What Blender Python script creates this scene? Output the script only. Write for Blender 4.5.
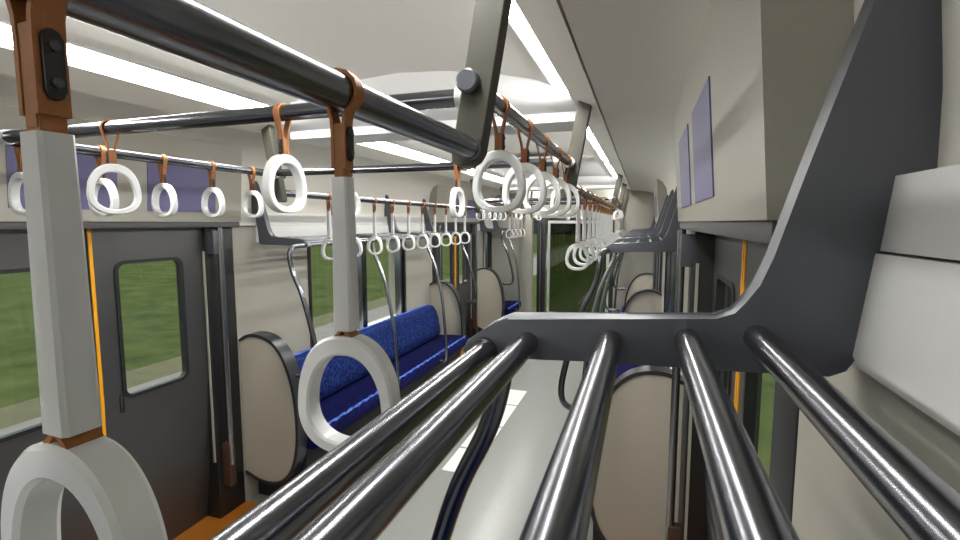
import bpy, bmesh, math, random
from mathutils import Vector, Matrix
random.seed(7)
PI = math.pi
scene = bpy.context.scene
C = scene.collection
for o in list(bpy.data.objects):
    bpy.data.objects.remove(o, do_unlink=True)

# ------------------------------------------------------------------ camera, world, sun, exposure
CX, CZ, FPX = 0.98, 1.62, 485.0
cam_data = bpy.data.cameras.new('camera')
cam = bpy.data.objects.new('camera', cam_data)
C.objects.link(cam)
cam_data.sensor_width = 36.0
cam_data.lens = 36.0 * FPX / 960.0
cam_data.clip_start = 0.01
cam_data.clip_end = 400
cam.location = (CX, 0, CZ)
cam.rotation_euler = (math.radians(90 - 5.65), 0, math.radians(18.55))
scene.camera = cam

world = bpy.data.worlds.new('overcast_sky')
scene.world = world
world.use_nodes = True
wn = world.node_tree.nodes
wn['Background'].inputs[0].default_value = (0.92, 0.96, 1.0, 1)
wn['Background'].inputs[1].default_value = 0.85

sun_data = bpy.data.lights.new('sun', 'SUN')
sun_data.energy = 3.5
sun_data.angle = 0.01
sun_data.color = (1.0, 0.96, 0.9)
sun = bpy.data.objects.new('sun', sun_data)
C.objects.link(sun)
sun.location = (-30, 10, 60)
SUN_DIR = Vector((0.22, 0.20, -1.0)).normalized()
sun.rotation_euler = SUN_DIR.to_track_quat('-Z', 'Y').to_euler()

scene.view_settings.view_transform = 'Standard'
scene.view_settings.look = 'None'
scene.view_settings.gamma = 1.0
scene.view_settings.use_curve_mapping = False
scene.view_settings.exposure = 0.42

# ------------------------------------------------------------------ materials
def mat(name, col, rough=0.5, metal=0.0, noise=0.0, nscale=60.0, bump=0.0, bscale=200.0,
        spec=0.5, emit=None, estr=0.0, trans=0.0, coat=0.0):
    m = bpy.data.materials.new(name)
    m.use_nodes = True
    nt = m.node_tree
    b = nt.nodes['Principled BSDF']
    b.inputs['Base Color'].default_value = (*col, 1)
    b.inputs['Roughness'].default_value = rough
    b.inputs['Metallic'].default_value = metal
    b.inputs['Specular IOR Level'].default_value = spec
    b.inputs['Coat Weight'].default_value = coat
    if trans:
        b.inputs['Transmission Weight'].default_value = trans
    tc = nt.nodes.new('ShaderNodeTexCoord')
    if noise:
        n = nt.nodes.new('ShaderNodeTexNoise')
        n.inputs['Scale'].default_value = nscale
        n.inputs['Detail'].default_value = 3
        r = nt.nodes.new('ShaderNodeMapRange')
        r.inputs['To Min'].default_value = 1 - noise
        r.inputs['To Max'].default_value = 1 + noise
        mx = nt.nodes.new('ShaderNodeVectorMath')
        mx.operation = 'SCALE'
        mx.inputs[0].default_value = col
        nt.links.new(tc.outputs['Object'], n.inputs['Vector'])
        nt.links.new(n.outputs['Fac'], r.inputs['Value'])
        nt.links.new(r.outputs['Result'], mx.inputs['Scale'])
        nt.links.new(mx.outputs[0], b.inputs['Base Color'])
    if bump:
        n2 = nt.nodes.new('ShaderNodeTexNoise')
        n2.inputs['Scale'].default_value = bscale
        n2.inputs['Detail'].default_value = 2
        bp = nt.nodes.new('ShaderNodeBump')
        bp.inputs['Strength'].default_value = bump
        bp.inputs['Distance'].default_value = 0.002
        nt.links.new(tc.outputs['Object'], n2.inputs['Vector'])
        nt.links.new(n2.outputs['Fac'], bp.inputs['Height'])
        nt.links.new(bp.outputs['Normal'], b.inputs['Normal'])
    if emit:
        b.inputs['Emission Color'].default_value = (*emit, 1)
        b.inputs['Emission Strength'].default_value = estr
    return m

def fabric(name, c1, c2):
    m = bpy.data.materials.new(name)
    m.use_nodes = True
    nt = m.node_tree
    b = nt.nodes['Principled BSDF']
    b.inputs['Roughness'].default_value = 0.85
    b.inputs['Specular IOR Level'].default_value = 0.2
    b.inputs['Sheen Weight'].default_value = 0.0
    tc = nt.nodes.new('ShaderNodeTexCoord')
    v = nt.nodes.new('ShaderNodeTexVoronoi')
    v.inputs['Scale'].default_value = 70
    n = nt.nodes.new('ShaderNodeTexNoise')
    n.inputs['Scale'].default_value = 55
    n.inputs['Detail'].default_value = 4
    mx = nt.nodes.new('ShaderNodeMix')
    mx.data_type = 'RGBA'
    ramp = nt.nodes.new('ShaderNodeMapRange')
    ramp.inputs['From Min'].default_value = 0.46
    ramp.inputs['From Max'].default_value = 0.56
    nt.links.new(tc.outputs['Object'], v.inputs['Vector'])
    nt.links.new(tc.outputs['Object'], n.inputs['Vector'])
    nt.links.new(n.outputs['Fac'], ramp.inputs['Value'])
    nt.links.new(ramp.outputs['Result'], mx.inputs['Factor'])
    mx.inputs['A'].default_value = (*c1, 1)
    mx.inputs['B'].default_value = (*c2, 1)
    nt.links.new(mx.outputs['Result'], b.inputs['Base Color'])
    bp = nt.nodes.new('ShaderNodeBump')
    bp.inputs['Strength'].default_value = 0.5
    bp.inputs['Distance'].default_value = 0.004
    nt.links.new(v.outputs['Distance'], bp.inputs['Height'])
    nt.links.new(bp.outputs['Normal'], b.inputs['Normal'])
    return m

def glass_mat(name, tint, gl=0.06):
    m = bpy.data.materials.new(name)
    m.use_nodes = True
    nt = m.node_tree
    nt.nodes.clear()
    out = nt.nodes.new('ShaderNodeOutputMaterial')
    t = nt.nodes.new('ShaderNodeBsdfTransparent')
    t.inputs[0].default_value = (*tint, 1)
    g = nt.nodes.new('ShaderNodeBsdfGlossy')
    g.inputs['Roughness'].default_value = 0.02
    mx = nt.nodes.new('ShaderNodeMixShader')
    mx.inputs[0].default_value = gl
    nt.links.new(t.outputs[0], mx.inputs[1])
    nt.links.new(g.outputs[0], mx.inputs[2])
    nt.links.new(mx.outputs[0], out.inputs[0])
    return m

def grass_mat():
    m = bpy.data.materials.new('grass_field')
    m.use_nodes = True
    nt = m.node_tree
    b = nt.nodes['Principled BSDF']
    b.inputs['Roughness'].default_value = 1.0
    b.inputs['Specular IOR Level'].default_value = 0.0
    tc = nt.nodes.new('ShaderNodeTexCoord')
    n = nt.nodes.new('ShaderNodeTexNoise')
    n.inputs['Scale'].default_value = 0.8
    n.inputs['Detail'].default_value = 8
    n.inputs['Roughness'].default_value = 0.65
    cr = nt.nodes.new('ShaderNodeValToRGB')
    e = cr.color_ramp.elements
    e[0].position = 0.3; e[0].color = (0.034, 0.050, 0.018, 1)
    e[1].position = 0.72; e[1].color = (0.078, 0.096, 0.038, 1)
    nt.links.new(tc.outputs['Object'], n.inputs['Vector'])
    nt.links.new(n.outputs['Fac'], cr.inputs['Fac'])
    nt.links.new(cr.outputs['Color'], b.inputs['Base Color'])
    return m

M = {}
M['panel'] = mat('beige_panel', (0.355, 0.34, 0.292), 0.55, noise=0.04, nscale=300, bump=0.05)
M['part'] = mat('partition_panel', (0.47, 0.435, 0.365), 0.5, noise=0.04, nscale=300)
M['ceil'] = mat('ceiling_panel', (0.74, 0.72, 0.645), 0.6, noise=0.03, nscale=250)
M['olive'] = mat('hanger_metal', (0.062, 0.060, 0.045), 0.55, metal=0.1)
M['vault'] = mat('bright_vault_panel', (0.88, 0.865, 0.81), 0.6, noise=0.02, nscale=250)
M['white'] = mat('white_plastic_panel', (0.80, 0.80, 0.80), 0.4)
M['greyceil'] = mat('pale_grey_panel', (0.62, 0.62, 0.62), 0.5)
M['gloss'] = mat('glossy_grey_panel', (0.74, 0.74, 0.73), 0.25, metal=0.0)
M['steel'] = mat('polished_dark_steel', (0.18, 0.185, 0.205), 0.22, metal=1.0, noise=0.04, nscale=20)
M['steel2'] = mat('brushed_steel_tube', (0.36, 0.37, 0.40), 0.26, metal=1.0)
M['bracket'] = mat('dark_grey_bracket', (0.105, 0.111, 0.130), 0.38, metal=0.35, bump=0.1, bscale=500)
M['doorsteel'] = mat('brushed_door_steel', (0.135, 0.133, 0.135), 0.40, metal=0.85, noise=0.05, nscale=6)
M['black'] = mat('black_rubber', (0.012, 0.012, 0.013), 0.45)
M['rim'] = mat('dark_rim', (0.045, 0.047, 0.055), 0.32, metal=0.4)
M['beam'] = mat('grey_header_beam', (0.07, 0.07, 0.07), 0.5)
M['plastic'] = mat('strap_plastic', (0.76, 0.765, 0.77), 0.28, bump=0.06, bscale=300)
M['ring'] = mat('ring_plastic', (0.86, 0.865, 0.87), 0.22, coat=0.2)
M['leather'] = mat('brown_leather', (0.36, 0.135, 0.035), 0.55, noise=0.15, nscale=200, bump=0.2, bscale=600)
M['rivet'] = mat('grey_rivet', (0.10, 0.10, 0.11), 0.4, metal=0.6)
M['poster'] = mat('purple_poster', (0.125, 0.115, 0.235), 0.5, noise=0.05, nscale=80)
M['orange'] = mat('orange_stripe', (0.80, 0.36, 0.0), 0.5)
M['floor'] = mat('grey_vinyl_floor', (0.27, 0.275, 0.262), 0.24, noise=0.05, nscale=30)
M['floororange'] = mat('orange_floor_mat', (0.36, 0.12, 0.012), 0.45, noise=0.06, nscale=60)
M['tile'] = mat('painted_sun_patch', (0.82, 0.84, 0.78), 0.35)  # white colour stands in for sunlight lying on the floor
M['blue'] = fabric('blue_back_fabric', (0.003, 0.010, 0.075), (0.014, 0.042, 0.21))
M['navy'] = fabric('navy_seat_fabric', (0.001, 0.0015, 0.045), (0.002, 0.0045, 0.095))
M['kick'] = mat('black_seat_base', (0.01, 0.01, 0.01), 0.6)
M['lamp'] = mat('lamp_diffuser', (0.9, 0.9, 0.9), 0.5, emit=(1.0, 0.985, 0.95), estr=44.0)
M['alu'] = mat('pale_aluminium', (0.62, 0.62, 0.63), 0.35, metal=0.6)
M['dial'] = mat('brown_box_plastic', (0.07, 0.035, 0.022), 0.45)
M['glass'] = glass_mat('clear_glass', (0.92, 0.95, 0.92), 0.04)
M['tint'] = glass_mat('tinted_glass', (0.42, 0.45, 0.36), 0.03)
M['grass'] = grass_mat()
M['road'] = mat('grey_asphalt', (0.15, 0.147, 0.14), 0.9, noise=0.2, nscale=2)
M['hedge'] = mat('dark_hedge', (0.012, 0.02, 0.012), 1.0, noise=0.5, nscale=1.5)
M['dirt'] = mat('dirt_verge', (0.085, 0.082, 0.045), 1.0, noise=0.35, nscale=3)
M['sunedge'] = fabric('painted_sun_edge', (0.05, 0.12, 0.50), (0.13, 0.28, 0.85))  # pale blue painted for sunlight catching the seat edges
M['sill'] = mat('white_sill', (0.75, 0.75, 0.74), 0.4)

# ------------------------------------------------------------------ mesh helpers
class MB:
    def __init__(s):
        s.bm = bmesh.new()
    def box(s, x0, x1, y0, y1, z0, z1, bev=0.0, seg=2):
        x0, x1 = min(x0, x1), max(x0, x1)
        y0, y1 = min(y0, y1), max(y0, y1)
        r = bmesh.ops.create_cube(s.bm, size=1.0, matrix=Matrix.LocRotScale(
            Vector(((x0 + x1) / 2, (y0 + y1) / 2, (z0 + z1) / 2)), None,
            Vector((x1 - x0, y1 - y0, z1 - z0))))
        if bev:
            ed = list({e for v in r['verts'] for e in v.link_edges})
            bmesh.ops.bevel(s.bm, geom=ed, offset=bev, segments=seg, affect='EDGES', profile=0.6)
        return s
    def prism(s, poly, axis, a, b, bev=0.0, seg=2):
        """poly: 2-D outline; axis 'y': points (x,z); axis 'x': points (y,z); axis 'z': points (x,y)"""
        def P(p, t):
            return {'y': (p[0], t, p[1]), 'x': (t, p[0], p[1]), 'z': (p[0], p[1], t)}[axis]
        va = [s.bm.verts.new(P(p, a)) for p in poly]
        vb = [s.bm.verts.new(P(p, b)) for p in poly]
        n = len(poly)
        fs = [s.bm.faces.new(va), s.bm.faces.new(vb[::-1])]
        side = []
        for i in range(n):
            side.append(s.bm.faces.new((va[i], vb[i], vb[(i + 1) % n], va[(i + 1) % n])))
        if bev:
            ed = [e for f in fs for e in f.edges]
            bmesh.ops.bevel(s.bm, geom=ed, offset=bev, segments=seg, affect='EDGES', profile=0.6)
        return s
    def tube(s, pts, r, seg=16, cap=True, dome=False):
        pts = [Vector(p) for p in pts]
        n = len(pts)
        rings = []
        up = None
        for i, p in enumerate(pts):
            if i == 0: t = pts[1] - pts[0]
            elif i == n - 1: t = pts[-1] - pts[-2]
            else: t = (pts[i + 1] - pts[i]).normalized() + (pts[i] - pts[i - 1]).normalized()
            t.normalize()
            if up is None:
                up = Vector((0, 0, 1)) if abs(t.z) < 0.9 else Vector((0, 1, 0))
            u = (up - t * up.dot(t)).normalized()
            up = u
            w = t.cross(u)
            rr = r[i] if isinstance(r, (list, tuple)) else r
            rings.append([s.bm.verts.new(p + u * (rr * math.cos(2 * PI * k / seg)) + w * (rr * math.sin(2 * PI * k / seg))) for k in range(seg)])
        for i in range(n - 1):
            for k in range(seg):
                s.bm.faces.new((rings[i][k], rings[i][(k + 1) % seg], rings[i + 1][(k + 1) % seg], rings[i + 1][k]))
        if cap:
            s.bm.faces.new(rings[0][::-1])
            s.bm.faces.new(rings[-1])
        return s
    def ribbon(s, pts, nrm, w0, w1, th, axis='y'):
        """a strip following pts (in the xz plane), wide from w0 to w1 along y, with thickness th"""
        pts = [Vector((p[0], 0, p[1])) for p in pts]
        n = len(pts)
        L = []
        for i, p in enumerate(pts):
            if i == 0: t = pts[1] - pts[0]
            elif i == n - 1: t = pts[-1] - pts[-2]
            else: t = (pts[i + 1] - pts[i]).normalized() + (pts[i] - pts[i - 1]).normalized()
            t.normalize()
            q = Vector((-t.z, 0, t.x)) * (th / 2)
            L.append([s.bm.verts.new((a.x, y, a.z)) for a, y in
                      ((p + q, w0), (p + q, w1), (p - q, w1), (p - q, w0))])
        for i in range(n - 1):
            for k in range(4):
                s.bm.faces.new((L[i][k], L[i][(k + 1) % 4], L[i + 1][(k + 1) % 4], L[i + 1][k]))
        s.bm.faces.new(L[0][::-1]); s.bm.faces.new(L[-1])
        return s
    def build(s, name, m, parent=None, ang=35, xf=None):
        if xf is not None:
            bmesh.ops.transform(s.bm, matrix=xf, verts=s.bm.verts[:])
        bmesh.ops.recalc_face_normals(s.bm, faces=s.bm.faces[:])
        for f in s.bm.faces: f.smooth = True
        lim = math.radians(ang)
        for e in s.bm.edges:
            if len(e.link_faces) == 2 and e.calc_face_angle(0) > lim:
                e.smooth = False
        me = bpy.data.meshes.new(name)
        s.bm.to_mesh(me); s.bm.free()
        me.materials.append(m)
        o = bpy.data.objects.new(name, me)
        C.objects.link(o)
        if parent: o.parent = parent
        return o

def tag(o, label=None, cat=None, group=None, kind=None):
    if label: o['label'] = label
    if cat: o['category'] = cat
    if group: o['group'] = group
    if kind: o['kind'] = kind
    return o
def empty(name, loc=(0, 0, 0), rz=0.0):
    o = bpy.data.objects.new(name, None)
    o.empty_display_size = 0.1
    C.objects.link(o)
    o.location = loc
    o.rotation_euler = (0, 0, rz)
    return o
def struct(mb, name, m, label, cat='wall'):
    o = mb.build(name, m)
    return tag(o, label, cat, kind='structure')
def kids(o): return [c for c in C.objects if c.parent == o]
def copy_tree(o, parent=None):
    c = o.copy()
    C.objects.link(c)
    c.parent = parent
    for ch in kids(o):
        copy_tree(ch, c)
    return c
def arc(cx, cz, r, a0, a1, n):
    return [(cx + r * math.cos(math.radians(a0 + (a1 - a0) * i / n)), cz + r * math.sin(math.radians(a0 + (a1 - a0) * i / n))) for i in range(n + 1)]
def smooth(pts, n=6):
    """Catmull-Rom through 3-D points"""
    P = [Vector(p) for p in pts]
    P = [2 * P[0] - P[1]] + P + [2 * P[-1] - P[-2]]
    out = []
    for i in range(1, len(P) - 2):
        for k in range(n):
            t = k / n
            a, b, c, d = P[i - 1], P[i], P[i + 1], P[i + 2]
            out.append(0.5 * ((2 * b) + (c - a) * t + (2 * a - 5 * b + 4 * c - d) * t * t + (3 * b - a - 3 * c + d) * t ** 3))
    out.append(P[-2])
    return out

# ------------------------------------------------------------------ layout
DC = [1.37, 5.49]                 # door centres along the car
YB, YE = -2.55, 7.03              # ends of what is built
XW = 1.16                         # inner face of the side walls
XD = {-1: 1.18, 1: 1.225}         # door planes
SEATS = [(-2.02, 0.64), (2.10, 4.76), (6.22, YE)]
SIDE = {-1: 'left', 1: 'right'}

# ------------------------------------------------------------------ outside
g = MB(); g.box(-260, 260, -200, 260, -1.5, -1.3)
tag(g.build('grass_ground', M['grass']), 'green grass field stretching away outside the windows', 'ground', kind='structure')
r = MB(); r.box(-7.5, -4.6, -200, 200, -1.30, -1.285)
tag(r.build('road', M['road']), 'grey road strip beside the track seen through the left door', 'road', kind='structure')
r = MB(); r.box(-8.5, -7.5, -200, 200, -1.30, -1.29)
tag(r.build('dirt_verge', M['dirt']), 'brownish dirt verge between the grass and the grey road', 'verge', kind='structure')
h = MB()
for i in range(60):
    x = -150 + i * 5.1 + random.uniform(-1, 1)
    w = random.uniform(3.2, 4.6)
    bmesh.ops.create_icosphere(h.bm, subdivisions=3, radius=1, matrix=Matrix.LocRotScale(
        Vector((x, 120 + random.uniform(-2, 2), -1.3)), None, Vector((w, 3, random.uniform(9, 12)))))
for v in h.bm.verts:
    v.co += Vector((random.uniform(-.3, .3), random.uniform(-.3, .3), random.uniform(-.3, .3)))
tag(h.build('tree_line', M['hedge']), 'dark line of trees on the horizon beyond the end door', 'trees', kind='stuff')

# ------------------------------------------------------------------ shell
f = MB(); f.box(-1.35, 1.35, YB - .1, YE + .1, -0.12, 0.0)
struct(f, 'floor', M['floor'], 'smooth grey vinyl floor of the train aisle', 'floor')

prof = [(0, 2.235), (0.2, 2.225), (0.40, 2.20), (0.55, 2.17), (0.628, 2.148), (0.632, 2.158), (0.702, 2.112), (0.700, 2.097),
        (0.74, 2.078), (0.805, 2.050), (0.8055, 2.12), (0.812, 2.12), (0.8125, 2.048), (0.90, 2.042), (1.0, 2.032), (1.08, 2.016),
        (1.13, 1.985), (1.165, 1.93), (1.178, 1.87), (1.184, 1.80), (1.191, 1.72), (1.193, 1.60)]
inner = [(-x, z) for x, z in prof[::-1]] + prof[1:]
outer = [(1.34, 1.60), (1.34, 2.2), (0.9, 2.42), (0, 2.5), (-0.9, 2.42), (-1.34, 2.2), (-1.34, 1.60)]
cm = MB()
loop = inner + outer
va = [cm.bm.verts.new((p[0], YB - .1, p[1])) for p in loop]
vb = [cm.bm.verts.new((p[0], YE + .1, p[1])) for p in loop]
for i in range(len(loop)):
    j = (i + 1) % len(loop)
    cm.bm.faces.new((va[i], vb[i], vb[j], va[j]))
ceil = struct(cm, 'ceiling', M['ceil'], 'beige vaulted ceiling with long side coves', 'ceiling')
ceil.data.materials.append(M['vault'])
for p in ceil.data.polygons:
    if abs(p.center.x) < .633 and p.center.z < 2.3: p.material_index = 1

# ceiling cross beams (white)
bn = 0
for yc, nm in ((1.86, 'nearer'), (5.98, 'farther')):
    b = MB()
    pr = [(yc, 2.26), (yc + .012, 2.215), (yc + .035, 2.165), (yc + .075, 2.115), (yc + .12, 2.088), (yc + .19, 2.070), (yc + .195, 2.032),
          (yc + .40, 2.030), (yc + .42, 2.09), (yc + .55, 2.20), (yc + .60, 2.26)]
    b.prism(pr, 'x', -0.712, 0.712)
    bn += 1
    struct(b, 'trim_%d' % bn, M['white'], 'white ceiling cross beam, the %s of the two' % nm, 'ceiling beam')
b = MB(); b.box(-.60, .60, 4.25, 5.97, 2.165, 2.19, .004)
bn += 1
struct(b, 'trim_%d' % bn, M['greyceil'], 'pale grey flat ceiling panel before the farther cross beam', 'ceiling panel')

# lamps
for s in (-1, 1):
    for k, (y0, y1) in enumerate(((.42, 2.03), (-2.4, -.9), (2.50, 4.22), (4.60, 5.93), (6.45, 6.98))):
        t = empty('ceiling_light', (s * .667, (y0 + y1) / 2, 2.13))
        w = ['nearest', 'rearmost, behind the camera,', 'second', 'third', 'farthest'][k]
        tag(t, '%s white ceiling light strip on the %s side' % (w, SIDE[s]), 'light', 'ceiling light strips')
        L = (y1 - y0) / 2
        xf = Matrix.Scale(s, 4, (1, 0, 0))
        d = MB(); d.prism([(-.030, .012), (.020, -.020), (.024, -.014), (-.026, .018)], 'y', -L, L)
        d.build('diffuser', M['lamp'], t, xf=xf)
        fr = MB()
        fr.prism([(-.036, .024), (-.036, .008), (-.030, .010), (-.030, .024)], 'y', -L - .006, L + .006)
        fr.prism([(.032, -.028), (.036, -.026), (.036, -.006), (.030, -.016)], 'y', -L - .006, L + .006)
        fr.build('frame', M['alu'], t, xf=xf)

# side walls
for s in (-1, 1):
    w = MB()
    def bx(x0, x1, *a, **k): w.box(s * x0, s * x1, *a, **k)
    for si, (y0, y1) in enumerate(SEATS):
        if si < 2: wy0, wy1 = (y0 + y1) / 2 - .71, (y0 + y1) / 2 + .71
        else: wy0, wy1 = 6.50, 6.92
        bx(XW, 1.34, y0, y1, 0, .72)
        bx(XW, 1.34, y0, wy0, .72, 1.592)
        bx(XW, 1.34, wy1, y1, .72, 1.592)
        bx(XW, 1.34, wy0, wy1, 1.51, 1.592); bx(1.19, 1.34, y0, y1, 1.592, 1.66)
    bx(XW, 1.34, YB - .1, -2.02, 0, 1.66) if False else None
    for c in DC + [-2.75]:
        a, bb = max(c - .73, YB - .1), c + .73
        bx(1.262, 1.34, a, bb, 1.585, 1.66)
    bx(1.235, 1.34, YB - .1, -2.02, 0, 1.60)
    struct(w, 'wall_' + SIDE[s], M['panel'], 'beige %s side wall panels with window openings' % SIDE[s])

# end walls
w = MB()
w.box(-1.34, -.57, YE, YE + .1, 0, 2.3); w.box(.60, 1.34, YE, YE + .1, 0, 2.3); w.box(-.60, .60, YE, YE + .1, 1.68, 2.3)
w.box(-.60, .60, YE, YE + .1, 0, .12)
struct(w, 'wall_front', M['panel'], 'beige far end wall around the gangway door')
w = MB(); w.box(-1.34, 1.34, YB - .1, YB, 0, 2.3)
struct(w, 'wall_back', M['panel'], 'beige wall closing the car behind the camera')

# light bands over the seats, roller blind boxes
tn = bn
for s in (-1, 1):
    for si, (y0, y1) in enumerate(SEATS):
        tn += 1
        zt, zm = (1.668, 1.601) if s < 0 else (1.656, 1.597)
        q = MB(); q.prism([(s * 1.195, zt), (s * 1.166, zt), (s * 1.160, zm), (s * 1.195, zm)], 'y', y0 - .005, y1)
        struct(q, 'trim_%d' % tn, M['gloss'], 'pale grey strip along the %s wall above the %s seats' % (SIDE[s], ['near', 'middle', 'far'][si]), 'wall strip')
        tn += 1
        a, bb = (y0 + .17, y1 - .0) if si == 1 else (y0, y1 - .05)
        if si == 0: bb = y1 - .05
        q = MB(); q.prism([(s * 1.18, zm - .002), (s * 1.157, zm - .002), (s * 1.147, 1.51), (s * 1.152, 1.500), (s * 1.18, 1.498)], 'y', a, bb)
        struct(q, 'trim_%d' % tn, M['gloss'], 'glossy grey blind box over the %s %s window' % (['near', 'middle', 'far'][si], SIDE[s]), 'blind box')

# side windows
wn_ = 0
def rrect(y0, y1, z0, z1, r, n=5):
    return (arc(y1 - r, z1 - r, r, 0, 90, n) + arc(y0 + r, z1 - r, r, 90, 180, n)
            + arc(y0 + r, z0 + r, r, 180, 270, n) + arc(y1 - r, z0 + r, r, 270, 360, n))
def ringframe(mb, o, i, x0, x1):
    n = len(o)
    V = [[mb.bm.verts.new((x, p[0], p[1])) for p in L] for x, L in ((x0, o), (x0, i), (x1, i), (x1, o))]
    for a in range(4):
        A, B = V[a], V[(a + 1) % 4]
        for k in range(n):
            mb.bm.faces.new((A[k], A[(k + 1) % n], B[(k + 1) % n], B[k]))
for s in (-1, 1):
    for si, (y0, y1) in enumerate(SEATS):
        if si < 2: a, bb = (y0 + y1) / 2 - .71, (y0 + y1) / 2 + .71
        else: a, bb = 6.50, 6.92
        wn_ += 1
        t = empty('window_%d' % wn_, (s * 1.2, (a + bb) / 2, .72))
        tag(t, '%s window on the %s side showing green fields' % (['near', 'wide middle', 'narrow far'][si], SIDE[s]), 'window', kind='structure')
        L = (bb - a) / 2
        fr = MB()
        fr.box(-s * .045, s * .05, -L, -L + .03, 0, .79); fr.box(-s * .045, s * .05, L - .03, L, 0, .79)
        fr.box(-s * .03, s * .05, -L, L, .775, .79)
        fr.build('window_frame', M['black'], t)
        if si < 2:
            mu = MB(); mu.box(-s * .035, s * .03, -.035, .035, .01, .79, .004); mu.build('mullion', M['steel'], t)
        mu = MB(); mu.box(-s * .035, s * .03, L - .085, L - .03, .01, .79, .004); mu.build('side_post', M['steel'], t)
        sl = MB(); sl.box(-s * .05, s * .08, -L, L, -.012, .012, .003); sl.build('window_sill', M['sill'], t)
        gl = MB(); gl.box(s * .012, s * .018, -L + .02, L - .02, .01, .78); gl.build('window_glass', M['glass'], t)

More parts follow.
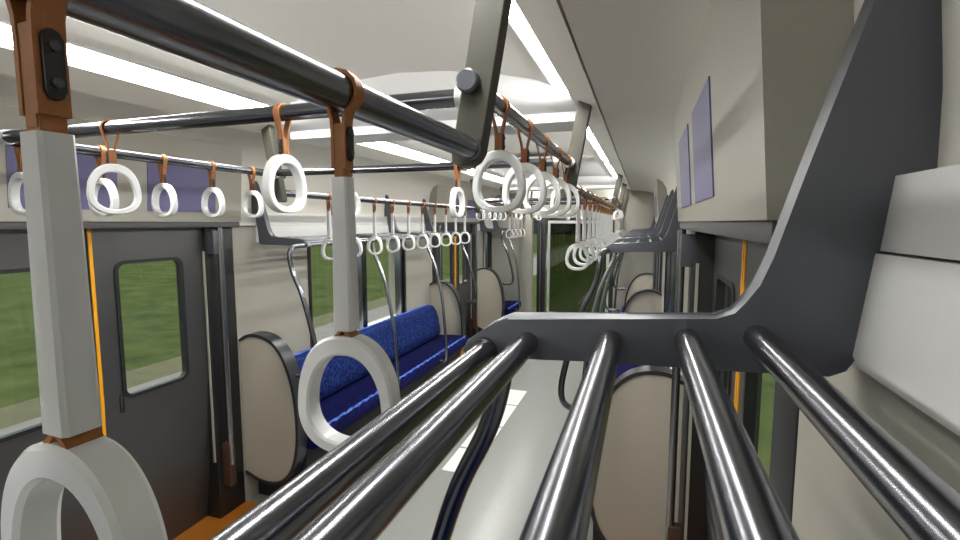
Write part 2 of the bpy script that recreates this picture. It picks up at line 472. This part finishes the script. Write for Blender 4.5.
# doors with pillars, header boxes
dn = 0
for s in (-1, 1):
    for di, c in enumerate(DC):
        dn += 1
        X = XD[s]
        where = '%s %s' % (['near', 'far'][di], SIDE[s])
        d = empty('door_%d' % dn, (0, c, 0))
        tag(d, 'steel sliding double door on the %s side with small windows' % where, 'door', kind='structure')
        off = lambda z: 0.0 if z > .85 else .075 * ((.85 - z) / .85) ** 1.6
        for q in (-1, 1):
            lf = MB()
            zs = [0, .1, .2, .3, .4, .5, .6, .7, .845]
            def strip(ya, yb, z0, z1):
                if z0 < .8:
                    for i in range(len(zs) - 1):
                        pts = [(s * (X + off(zs[i])), zs[i]), (s * (X + off(zs[i + 1])), zs[i + 1]),
                               (s * (X + off(zs[i + 1]) + .03), zs[i + 1]), (s * (X + off(zs[i]) + .03), zs[i])]
                        lf.prism(pts, 'y', ya, yb)
                else:
                    lf.box(s * X, s * (X + .03), ya, yb, z0, z1)
            e0, e1 = sorted((q * .004, q * .625))
            w0, w1 = sorted((q * .112, q * .418))
            strip(e0, e1, 0, .845)
            # upper part with a rounded window hole
            hole = rrect(w0, w1, .845, 1.44, .035)
            outr = []
            for p in hole:
                y = e1 if p[0] > (w0 + w1) / 2 else e0
                z = 1.62 if p[1] > 1.14 else .845
                # project the hole outline onto the leaf outline
                dy, dz = (p[0] - (w0 + w1) / 2) / (w1 - w0), (p[1] - 1.1425) / .595
                m_ = max(abs(dy), abs(dz)) * 2
                fy, fz = dy * 2 / m_, dz * 2 / m_
                outr.append(((e0 + e1) / 2 + fy * (e1 - e0) / 2, (.845 + 1.62) / 2 + fz * (1.62 - .845) / 2))
            ringframe(lf, outr, hole, s * X, s * (X + .03))
            bmesh.ops.remove_doubles(lf.bm, verts=lf.bm.verts[:], dist=.0005)
            leaf = lf.build('door_leaf', M['doorsteel'], d, ang=20)
            gk = MB()
            ringframe(gk, rrect(w0 - .012, w1 + .012, .833, 1.452, .045), rrect(w0 + .004, w1 - .004, .849, 1.436, .032), s * (X - .006), s * (X + .02))
            gk.build('window_seal', M['black'], leaf)
            gl = MB(); gl.box(s * (X + .012), s * (X + .017), w0 + .001, w1 - .001, .846, 1.439); gl.build('window_glass', M['glass'], leaf)
            pu = MB(); ya, yb = sorted((q * .085, q * .103)); ringframe(pu, rrect(ya, yb, .78, .86, .006), rrect(ya + .003, yb - .003, .784, .856, .004), s * (X - .002), s * (X + .004))
            pu.build('door_pull', M['black'], leaf)
            st = MB()
            for i in range(len(zs) - 1):
                y_a, y_b = sorted((q * .006, q * .020))
                st.prism([(s * (X + off(zs[i]) - .003), zs[i]), (s * (X + off(zs[i + 1]) - .003), zs[i + 1]),
                          (s * (X + off(zs[i + 1]) + .002), zs[i + 1]), (s * (X + off(zs[i]) + .002), zs[i])], 'y', y_a, y_b)
            st.box(s * (X - .003), s * (X + .002), y_a, y_b, .845, 1.60)
            st.build('edge_stripe', M['orange'], leaf)
        # pillars
        for q in (-1, 1):
            tn += 1
            p = MB()
            y0, y1 = sorted((c + q * (.552 if q > 0 else .622), c + q * .728))
            p.box(s * 1.158, s * 1.30, y0, y1, 0, 1.592, .006)
            struct(p, 'trim_%d' % tn, M['black'], 'black door pillar on the %s edge of the %s door' % (['near', '', 'far'][q + 1], where), 'door pillar')
            ed = MB(); ya, yb = sorted((c + q * (.543 if q > 0 else .612), c + q * (.551 if q > 0 else .620)))
            ed.box(s * 1.166, s * 1.176, ya, yb, .33, 1.47)
            tn += 1
            struct(ed, 'trim_%d' % tn, M['panel'], 'thin beige edge strip beside the %s pillar of the %s door' % (['near', '', 'far'][q + 1], where), 'edge strip')
        # header box
        tn += 1
        hb = MB()
        hb.prism([(s * 1.112, 1.622), (s * 1.078, 2.06), (s * 1.29, 2.06), (s * 1.29, 1.622)], 'y', c - .745, c + .745)
        struct(hb, 'trim_%d' % tn, M['panel'], 'beige header box above the %s door' % where, 'header box')
        tn += 1
        hb = MB(); hb.box(s * 1.118, s * 1.25, c - .742, c + .742, 1.594, 1.621, .002)
        struct(hb, 'trim_%d' % tn, M['beam'], 'dark grey beam under the header box of the %s door' % where, 'header beam')
        # posters
        spans = (((1.085, 1.455), (1.585, 1.945)) if s < 0 else ((1.04, 1.38), (1.51, 1.86)))
        for k, (ya, yb) in enumerate(spans):
            ya += c - 1.37; yb += c - 1.37
            po = MB()
            xz = lambda z: 1.112 - (z - 1.622) * .034 / .438
            z0, z1 = 1.669, 1.895
            po.prism([(s * (xz(z0) + .001), z0), (s * (xz(z1) + .001), z1), (s * (xz(z1) - .003), z1), (s * (xz(z0) - .003), z0)], 'y', ya, yb)
            tag(po.build('poster', M['poster']), 'plain purple poster on the %s header box, the %s of its pair' % (where, ['nearer', 'farther'][k]), 'poster', 'purple posters over the doors')
        # floor mat
        tn += 1
        fm = MB(); fm.box(s * .80, s * (X + .07), c - .74, c + .74, 0, .006)
        struct(fm, 'trim_%d' % tn, M['floororange'], 'orange floor strip inside the %s door' % where, 'floor strip')

# sun patches on the aisle floor, painted as thin white slabs
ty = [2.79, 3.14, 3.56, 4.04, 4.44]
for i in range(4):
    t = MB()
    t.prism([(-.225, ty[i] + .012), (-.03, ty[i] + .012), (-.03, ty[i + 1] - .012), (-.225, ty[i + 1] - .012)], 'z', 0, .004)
    tag(t.build('floor_sun_patch', M['tile']), 'painted white rectangular sun patch in the aisle, %s of the four from the camera' % ['first', 'second', 'third', 'fourth'][i], 'floor tile', 'painted sun patches on the aisle floor')

# gangway door at the far end
dn += 1
d = empty('door_%d' % dn, (0, YE, 0))
tag(d, 'gangway end door with a big dark green window', 'door', kind='structure')
m = MB()
m.box(-.335, -.30, -.02, .03, .12, 1.64); m.box(.50, .535, -.02, .03, .12, 1.64); m.box(-.30, .50, -.02, .03, 1.60, 1.64); m.box(-.30, .50, -.02, .03, .12, .30)
m.build('door_frame', M['alu'], d)
m = MB(); m.box(-.49, -.43, -.03, .03, .12, 1.68, .004); m.box(-.425, -.36, -.05, .02, .12, 1.68, .004); m.build('door_post', M['black'], d)
m = MB(); m.tube([(-.43, -.065, .2), (-.43, -.065, 1.6)], .012); m.build('door_pole', M['steel2'], d)
m = MB(); m.box(-.30, .50, .0, .006, .30, 1.60); m.build('door_glass', M['tint'], d)
m = MB(); m.box(-.60, .60, .04, .046, .12, 1.68); m.build('outer_glass', M['glass'], d)
m = MB(); m.box(.545, .60, -.01, .03, .12, 1.68); m.build('side_post', M['black'], d)

# ------------------------------------------------------------------ hanger plates and overhead rails
ORD = ['first', 'second', 'third', 'fourth', 'fifth', 'sixth', 'seventh', 'eighth', 'ninth', 'tenth', 'eleventh']
RX, ZH = .702, 1.848
ZSS = {-1: 1.761, 1: 1.759}
ZN = 1.742                        # the nearest right-hand rail hangs a little lower
def plate(s, y, label):
    t = empty('hanger_plate', (s * RX, y, 1.74))
    tag(t, label, 'hanger plate', 'beige hanger plates carrying the overhead rails')
    p = MB()
    def pc(z): return .007 + (z - .083) * .18
    pr = [(pc(.365) - .0262, .365), (pc(0) - .0262, -.004), (pc(-.02) - .022, -.018), (pc(-.026) - .012, -.025), (pc(-.026) + .010, -.025),
          (pc(-.02) + .021, -.018), (pc(0) + .0262, -.004), (pc(.33) + .0262, .335)]
    p.prism([(s * a, b) for a, b in pr], 'y', -.018, .018, .002, 1)
    p.build('plate', M['olive'], t)
    return t
def cyl(mb, p0, p1, r, seg=20): return mb.tube([p0, p1], r, seg)
def knob_parts(t, s, y, out):
    k = MB()
    k.tube([(0, out * .018, .108), (0, out * .022, .108), (0, out * .034, .108), (0, out * .038, .108)], [.017, .0195, .0195, .016], 20)
    k.build('end_cap', M['bracket'], t)
sec = [(-3.0 - .165, .60)]
PL = []
for di, c in enumerate(DC):
    for s in (-1, 1):
        for q in (-1, 1):
            y = c + q * .575
            lab = 'beige hanger plate by the ceiling at the %s end of the %s %s door' % (['near', '', 'far'][q + 1], ['near', 'far'][di], SIDE[s])
            t = plate(s, y, lab)
            knob_parts(t, s, y, q)
            co = MB()
            co.tube([(0, -q * .018, .108), (0, -q * .050, .108)], .0215, 20)
            co.build('rail_collar', M['alu'], t)
            co = MB()
            zr = (ZN if s > 0 and di == 0 and q < 0 else ZSS[s]) - 1.74
            co.tube([(0, q * .018, zr), (0, q * .030, zr)], .0195, 20)
            co.build('rail_socket', M['bracket'], t)
    wh = ['near', 'far'][di]
    for s in (-1, 1):
        h = MB(); h.tube([(0, -.557 + .05, 0), (0, .557 - .05, 0)], .0165, 24)
        o = h.build('overhead_rail', M['steel']); o.location = (s * RX, c, ZH)
        tag(o, 'upper steel rail running lengthwise above the %s %s door' % (wh, SIDE[s]), 'rail', 'upper overhead rails')
    for q in (-1, 1):
        h = MB(); h.tube([(-RX + .018, 0, 0), (RX - .018, 0, 0)], .0165, 24)
        o = h.build('cross_rail', M['steel']); o.location = (0, c + q * .508, ZH)
        for e in (-1, 1):
            cc = MB(); cc.tube([(e * (RX - .017), 0, 0), (e * (RX - .055), 0, 0)], .0195, 20); cc.build('rail_collar', M['alu'], o)
        tag(o, 'steel cross rail spanning the aisle at the %s end of the %s door' % (['near', '', 'far'][q + 1], wh), 'rail', 'cross rails over the aisle')
for si, (a, b) in enumerate(((-2.17, .777), (1.963, 4.897), (6.083, 6.98))):
    for s in (-1, 1):
        h = MB(); h.tube([(0, 0, 0), (0, b - a, 0)], .018, 28)
        o = h.build('overhead_rail', M['steel']); o.location = (s * RX, a, ZN if s > 0 and si == 0 else ZSS[s])
        tag(o, 'lower steel rail running lengthwise above the %s seats on the %s' % (['near', 'middle', 'far'][si], SIDE[s]), 'rail', 'lower overhead rails')
for s in (-1, 1):
    t = plate(s, 6.985, 'beige hanger plate against the far end wall on the %s' % SIDE[s])

# ------------------------------------------------------------------ hanging straps (local origin: rail centre, rail along local y)
def ring_mesh(zc):
    mb = MB()
    n = 56
    def outline(hw, hh, p, taper, dzz=0.0):
        pts = []
        for i in range(n):
            a = 2 * PI * i / n
            cx_, sz = math.cos(a), math.sin(a)
            x = hw * math.copysign(abs(cx_) ** (2 / p), cx_)
            z = hh * math.copysign(abs(sz) ** (2 / p), sz)
            x *= 1 - taper * (z / hh * .5 + .5)
            pts.append((x, z + zc + dzz))
        return pts
    def off(o, i, f): return [((a[0] * (1 - f) + b[0] * f), (a[1] * (1 - f) + b[1] * f)) for a, b in zip(o, i)]
    o = outline(.0600, .0615, 2.35, .22)
    i = outline(.0462, .0455, 2.3, .26, -.0035)
    T = .0115
    secs = [(0.0, -T + .003), (.14, -T), (.86, -T), (1.0, -T + .003), (1.0, T - .003), (.86, T), (.14, T), (0.0, T - .003)]
    V = []
    for fo, y in secs:
        V.append([mb.bm.verts.new((p[0], y, p[1])) for p in off(o, i, fo)])
    m_ = len(V)
    for a in range(m_):
        A, B = V[a], V[(a + 1) % m_]
        for k in range(n):
            mb.bm.faces.new((A[k], A[(k + 1) % n], B[(k + 1) % n], B[k]))
    return mb
def top_band(R, dz):
    mb = MB()
    hw = .0070
    left = [(-R * math.cos(math.radians(a)), R * math.sin(math.radians(a))) for a in (90, 60, 30, 0, -20)]
    lp = left[:]; lp += [(-.0145, -.018 + dz * .3), (-.0098, -.034 + dz * .8), (-.0066, -.048 + dz), (-.0060, -.060 + dz), (-.0060, -.094 + dz)]
    rp = [(-x, z) for x, z in lp]
    full = lp[::-1] + rp[1:]
    mb.ribbon(full, None, -hw, hw, .0034)
    mb.box(-.0044, .0044, -hw * .9, hw * .9, -.100 + dz, -.052 + dz)
    mb.box(-.0055, .0055, -hw * .82, hw * .82, -.104 + dz, -.090 + dz)
    return mb
def make_strap(kind):
    t = empty('hanging_strap')
    dz = .023 if kind == 'long' else 0.0
    top_band(.0205 if kind == 'long' else .0188, dz).build('leather_band', M['leather'], t, ang=50)
    bk = MB()
    pl = rrect(-.0044, .0044, -.087 + dz, -.054 + dz, .0043, 5)
    bk.prism(pl, 'x', .0078, .0105, .0006, 1)
    bkp = bk.build('buckle_plate', M['black'], t)
    for z in (-.062, -.079):
        rv = MB(); rv.tube([(.0103, 0, z + dz), (.0122, 0, z + dz), (.0128, 0, z + dz)], [.0026, .0025, .0014], 12)
        rv.build('rivet', M['rivet'], bkp)
    if kind == 'long':
        bx_ = MB()
        pr = [(-.0065, -.0080), (.0065, -.0080), (.0084, -.0062), (.0084, .0062), (.0065, .0080), (-.0065, .0080), (-.0084, .0062), (-.0084, -.0062)]
        lo = [bx_.bm.verts.new((x * 1.22, y * 1.15, -.229)) for x, y in pr]
        hi = [bx_.bm.verts.new((x, y, -.079)) for x, y in pr]
        bx_.bm.faces.new(lo[::-1]); bx_.bm.faces.new(hi)
        for k in range(8): bx_.bm.faces.new((lo[k], lo[(k + 1) % 8], hi[(k + 1) % 8], hi[k]))
        bx_.build('strap_sleeve', M['plastic'], t, ang=20)
        z0 = -.229
    else:
        z0 = -.081
    cl = MB()
    cl.ribbon([(-.012, z0 - .012), (-.008, z0 - .006), (0, z0 + .002), (.008, z0 - .006), (.012, z0 - .012)], None, -.0085, .0085, .0036)
    cl.build('ring_clip', M['leather'], t)
    ring_mesh(z0 - .0665).build('grip_ring', M['ring'], t, ang=30)
    return t
long0, short0 = make_strap('long'), make_strap('short')
used = {'long': False, 'short': False}
def strap(kind, x, y, z, rz, label, group):
    src = long0 if kind == 'long' else short0
    if used[kind]: o = copy_tree(src)
    else: o = src; used[kind] = True
    o.location = (x, y, z)
    o.rotation_euler = (0, 0, rz)
    return tag(o, label, 'strap', group)
NUM = lambda k: ORD[k]
strap('long', RX, .163, ZN, math.radians(-3), 'long strap at the far left of the photo, nearest to the camera', 'long straps on the near right rail')
strap('long', RX, .410, ZN, math.radians(2), 'long strap hanging in front of the blue bench, second nearest to the camera', 'long straps on the near right rail')
for k in range(10):
    y = 2.335 + .245 * k
    strap('long', -RX, y, ZSS[-1], math.radians(random.uniform(-3, 3)), '%s long strap from the camera in the row over the left blue bench' % NUM(k), 'long straps over the left bench')
for k in range(11):
    y = 2.215 + .245 * k
    if y > 4.75: break
    strap('long', RX, y, ZSS[1], math.radians(random.uniform(-2, 2)), '%s long strap from the camera in the right row beyond the round rings' % NUM(k), 'long straps over the middle right bench')
for k in range(4):
    strap('long', -RX, 6.25 + .225 * k, ZSS[-1], 0, '%s long strap over the farthest left seat by the end wall' % NUM(k), 'long straps over the far left seat')
    strap('long', RX, 6.25 + .225 * k, ZSS[1], 0, '%s long strap over the farthest right seat by the end wall' % NUM(k), 'long straps over the far right seat')
for di, c in enumerate(DC):
    wh = ['near', 'far'][di]
    for k in range(5):
        dy = (k - 2) * .215
        strap('short', -RX, c - .025 + dy, ZH, math.radians(random.uniform(-3, 3)), '%s short ring strap on the lengthwise rail by the %s left door' % (NUM(k), wh), 'short straps by the %s left door' % wh)
        strap('short', RX, c + .005 + (k - 2) * .218 + .01, ZH, math.radians(random.uniform(-2, 2)), '%s short ring strap on the lengthwise rail by the %s right door' % (NUM(k), wh), 'short straps by the %s right door' % wh)
    for q in (-1, 1):
        for x, wx in ((-.262, 'left'), (.252, 'right')):
            strap('short', x, c + q * .508, ZH, math.radians(-90 + (-24 if x < 0 else -4)),
                  'short ring strap on the %s cross rail of the %s doors, on the %s half' % (['near', '', 'far'][q + 1], wh, wx), 'short straps on the cross rails')

# ------------------------------------------------------------------ luggage racks
TUBES = [(.830, 1.488), (.873, 1.499), (.953, 1.507), (1.021, 1.513), (1.077, 1.520)]
def bracket(s):
    pts = [(.806, 1.486), (.803, 1.492), (.808, 1.502), (.824, 1.514), (.838, 1.524), (.852, 1.530), (1.045, 1.538), (1.060, 1.544), (1.069, 1.555),
           (1.077, 1.571), (1.086, 1.594), (1.105, 1.658), (1.144, 1.791), (1.158, 1.838), (1.172, 1.858), (1.186, 1.845),
           (1.1885, 1.79), (1.194, 1.66), (1.168, 1.60), (1.158, 1.55), (1.1495, 1.512), (1.144, 1.502), (1.132, 1.496), (1.06, 1.494), (.95, 1.492), (.83, 1.486)]
    return [(s * a, b - .006 * min(1, max(0, (1.66 - b) / .1))) for a, b in pts]
for s in (-1, 1):
    for si, (a, b) in enumerate(((-1.87, .485), (2.295, 4.60), (6.37, 6.99))):
        t = empty('luggage_rack', (0, 0, 0))
        tag(t, 'dark steel tube luggage rack above the %s %s seats' % (['near', 'middle', 'far'][si], SIDE[s]), 'luggage rack', 'overhead luggage racks')
        ys = [a + (b - a) * k / 3 for k in range(4)] if si < 2 else [a, b]
        for y in ys:
            p = MB(); p.prism(bracket(s), 'y', y - .016, y + .016, .0025, 2)
            p.build('rack_bracket', M['bracket'], t, ang=40)
        for x, z in TUBES:
            p = MB(); p.tube([(s * x, a, z), (s * x, b, z)], .0112, 24)
            p.build('rack_tube', M['steel'], t)

# ------------------------------------------------------------------ benches, partitions, poles
def partition(s, y, q, label):
    """q = -1: door side faces -y"""
    t = empty('seat_partition', (0, y, 0))
    tag(t, label, 'partition', 'rounded beige seat partitions')
    outl = smooth([(1.158, 0, .965), (1.10, 0, .995), (1.02, 0, .998), (.94, 0, .97), (.87, 0, .90), (.82, 0, .79), (.790, 0, .66), (.778, 0, .50), (.788, 0, .36), (.825, 0, .24), (.89, 0, .165), (.97, 0, .135), (1.06, 0, .140), (1.158, 0, .175)], 5)
    o = [(p.x, p.z) for p in outl]
    cxx, czz = 1.06, .56
    inn = []
    for i, (x, z) in enumerate(o):
        a = o[max(i - 1, 0)]; b = o[min(i + 1, len(o) - 1)]
        tx, tz = b[0] - a[0], b[1] - a[1]
        L = math.hypot(tx, tz)
        nx, nz = -tz / L, tx / L
        if (cxx - x) * nx + (czz - z) * nz < 0: nx, nz = -nx, -nz
        inn.append((x + nx * .017, z + nz * .017))
    inn[0] = (1.158, inn[0][1]); inn[-1] = (1.158, inn[-1][1])
    p = MB(); p.prism([(s * x, z) for x, z in inn], 'y', -.018, .018)
    p.build('panel', M['part'], t)
    rm = MB()
    V = []
    for L, yy in ((o, -q * -.024), (o, q * -.060), (inn, q * -.060), (inn, q * .024)):
        V.append([rm.bm.verts.new((s * x, yy, z)) for x, z in L])
    for a in range(4):
        A, B = V[a], V[(a + 1) % 4]
        for k in range(len(o) - 1):
            rm.bm.faces.new((A[k], A[k + 1], B[k + 1], B[k]))
    rm.bm.faces.new([V[a][0] for a in range(4)]); rm.bm.faces.new([V[a][-1] for a in range(4)][::-1])
    rm.build('rim', M['rim'], t, ang=50)
    return t
def end_pole(s, y, q, label):
    """q: direction along y in which the rack lies"""
    t = MB()
    P = [(s * .828, y + q * .150, 1.488), (s * .818, y + q * .060, 1.488), (s * .813, y + q * .028, 1.482), (s * .810, y + q * .006, 1.462), (s * .808, y, 1.43), (s * .802, y, 1.39),
         (s * .785, y, 1.335), (s * .745, y, 1.25), (s * .715, y, 1.16), (s * .685, y, 1.05), (s * .662, y, .95), (s * .652, y, .88), (s * .658, y, .82),
         (s * .690, y, .790), (s * .740, y, .786), (s * .792, y, .790)]
    t.tube(smooth(P, 5), .0138, 16)
    return tag(t.build('guard_pole', M['steel']), label, 'pole', 'curved guard poles of the seats')
def mid_pole(s, y, label):
    t = MB()
    t.tube(smooth([(s * .829, y, 1.476), (s * .826, y, 1.44), (s * .815, y, 1.39), (s * .785, y, 1.325), (s * .755, y, 1.25), (s * .73, y, 1.17), (s * .685, y, .95), (s * .662, y, .70), (s * .652, y, .52), (s * .652, y, .44),
                   (s * .662, y, .392), (s * .682, y, .380), (s * .714, y, .380)], 6), .0130, 14)
    return tag(t.build('guard_pole', M['steel2']), label, 'pole', 'curved guard poles of the seats')
def bench(s, a, b, label):
    t = empty('bench_seat', (0, (a + b) / 2, 0))
    L = (b - a) / 2
    tag(t, label, 'bench', 'blue bench seats')
    cu = MB(); cu.prism([(s * x, z) for x, z in [(1.155, .33), (.745, .335), (.722, .36), (.715, .395), (.722, .428), (.745, .442), (.90, .438), (1.155, .425)]], 'y', -L, L, .012, 3)
    cu.build('seat_cushion', M['navy'], t, ang=60)
    bk = MB(); bk.prism([(s * x, z) for x, z in [(1.155, .43), (1.02, .435), (.985, .47), (.985, .54), (1.005, .62), (1.03, .70), (1.05, .745), (1.075, .762), (1.11, .765), (1.155, .755)]], 'y', -L + (.09 if L < 1.5 and a < 0 else 0), L - .10, .02, 3)
    bk.build('backrest', M['blue'], t, ang=60)
    pp = MB()  # added lumpy roll, imitates the sunlit front edge of the cushion
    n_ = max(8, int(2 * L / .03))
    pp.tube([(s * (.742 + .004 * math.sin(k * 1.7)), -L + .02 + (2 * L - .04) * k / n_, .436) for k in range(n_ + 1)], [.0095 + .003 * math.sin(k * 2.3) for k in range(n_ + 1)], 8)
    pp.build('front_sun_edge', M['sunedge'], t)
    pp = MB()  # added roll, imitates sunlight along the top of the backrest
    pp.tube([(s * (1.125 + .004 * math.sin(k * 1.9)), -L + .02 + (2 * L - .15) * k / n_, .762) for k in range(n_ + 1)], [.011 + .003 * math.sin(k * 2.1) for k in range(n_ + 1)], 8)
    pp.build('back_sun_edge', M['sunedge'], t)
    ba = MB(); ba.box(s * .80, s * 1.155, -L, L, 0.0, .328, .004)
    ba.build('seat_base', M['kick'], t)
    return t
for s in (-1, 1):
    for si, (y0, y1) in enumerate(SEATS):
        wh = '%s %s' % (['near', 'middle', 'far'][si], SIDE[s])
        py = []
        if si > 0:
            partition(s, y0 + .030, -1, 'beige rounded partition at the near end of the %s bench' % wh)
            end_pole(s, y0 + .03, 1, 'curved steel guard pole at the near end of the %s bench' % wh)
        if si < 2:
            partition(s, y1 - .030, 1, 'beige rounded partition at the far end of the %s bench' % wh)
            end_pole(s, y1 - .03, -1, 'curved steel guard pole at the far end of the %s bench' % wh)
            mid = (y0 + y1) / 2
            for k, dy in enumerate((-.42, .48)):
                mid_pole(s, mid + dy, 'curved steel pole standing at the front of the %s bench, the %s one' % (wh, ['nearer', 'farther'][k]))
            bench(s, y0 + .095, y1 - .095, 'long blue fabric bench on the %s side' % wh)
        else:
            mid_pole(s, 6.62, 'curved steel pole at the front of the %s seat' % wh)
            bench(s, y0 + .085, y1 - .01, 'short blue fabric bench by the end wall on the %s' % SIDE[s])

# door-side grab poles
for s in (-1, 1):
    for di, c in enumerate(DC):
        for q in (-1, 1):
            if s > 0 and di == 0 and q < 0: continue
            y = c + q * .605
            t = empty('grab_pole', (s * 1.118, y, 0))
            tag(t, 'straight steel grab pole at the %s edge of the %s %s door' % (['near', '', 'far'][q + 1], ['near', 'far'][di], SIDE[s]), 'pole', 'straight grab poles by the doors')
            p = MB(); p.tube([(0, 0, .30), (0, 0, 1.592)], .0155, 18); p.build('pole', M['steel2'], t)
            p = MB(); p.box(-s * .004, s * .046, -.045, .006, 1.455, 1.575, .003); p.build('upper_mount', M['bracket'], t)
            p = MB(); p.box(-s * .010, s * .046, -.022, .022, .18, .42, .006); p.build('lower_mount', M['dial'], t)
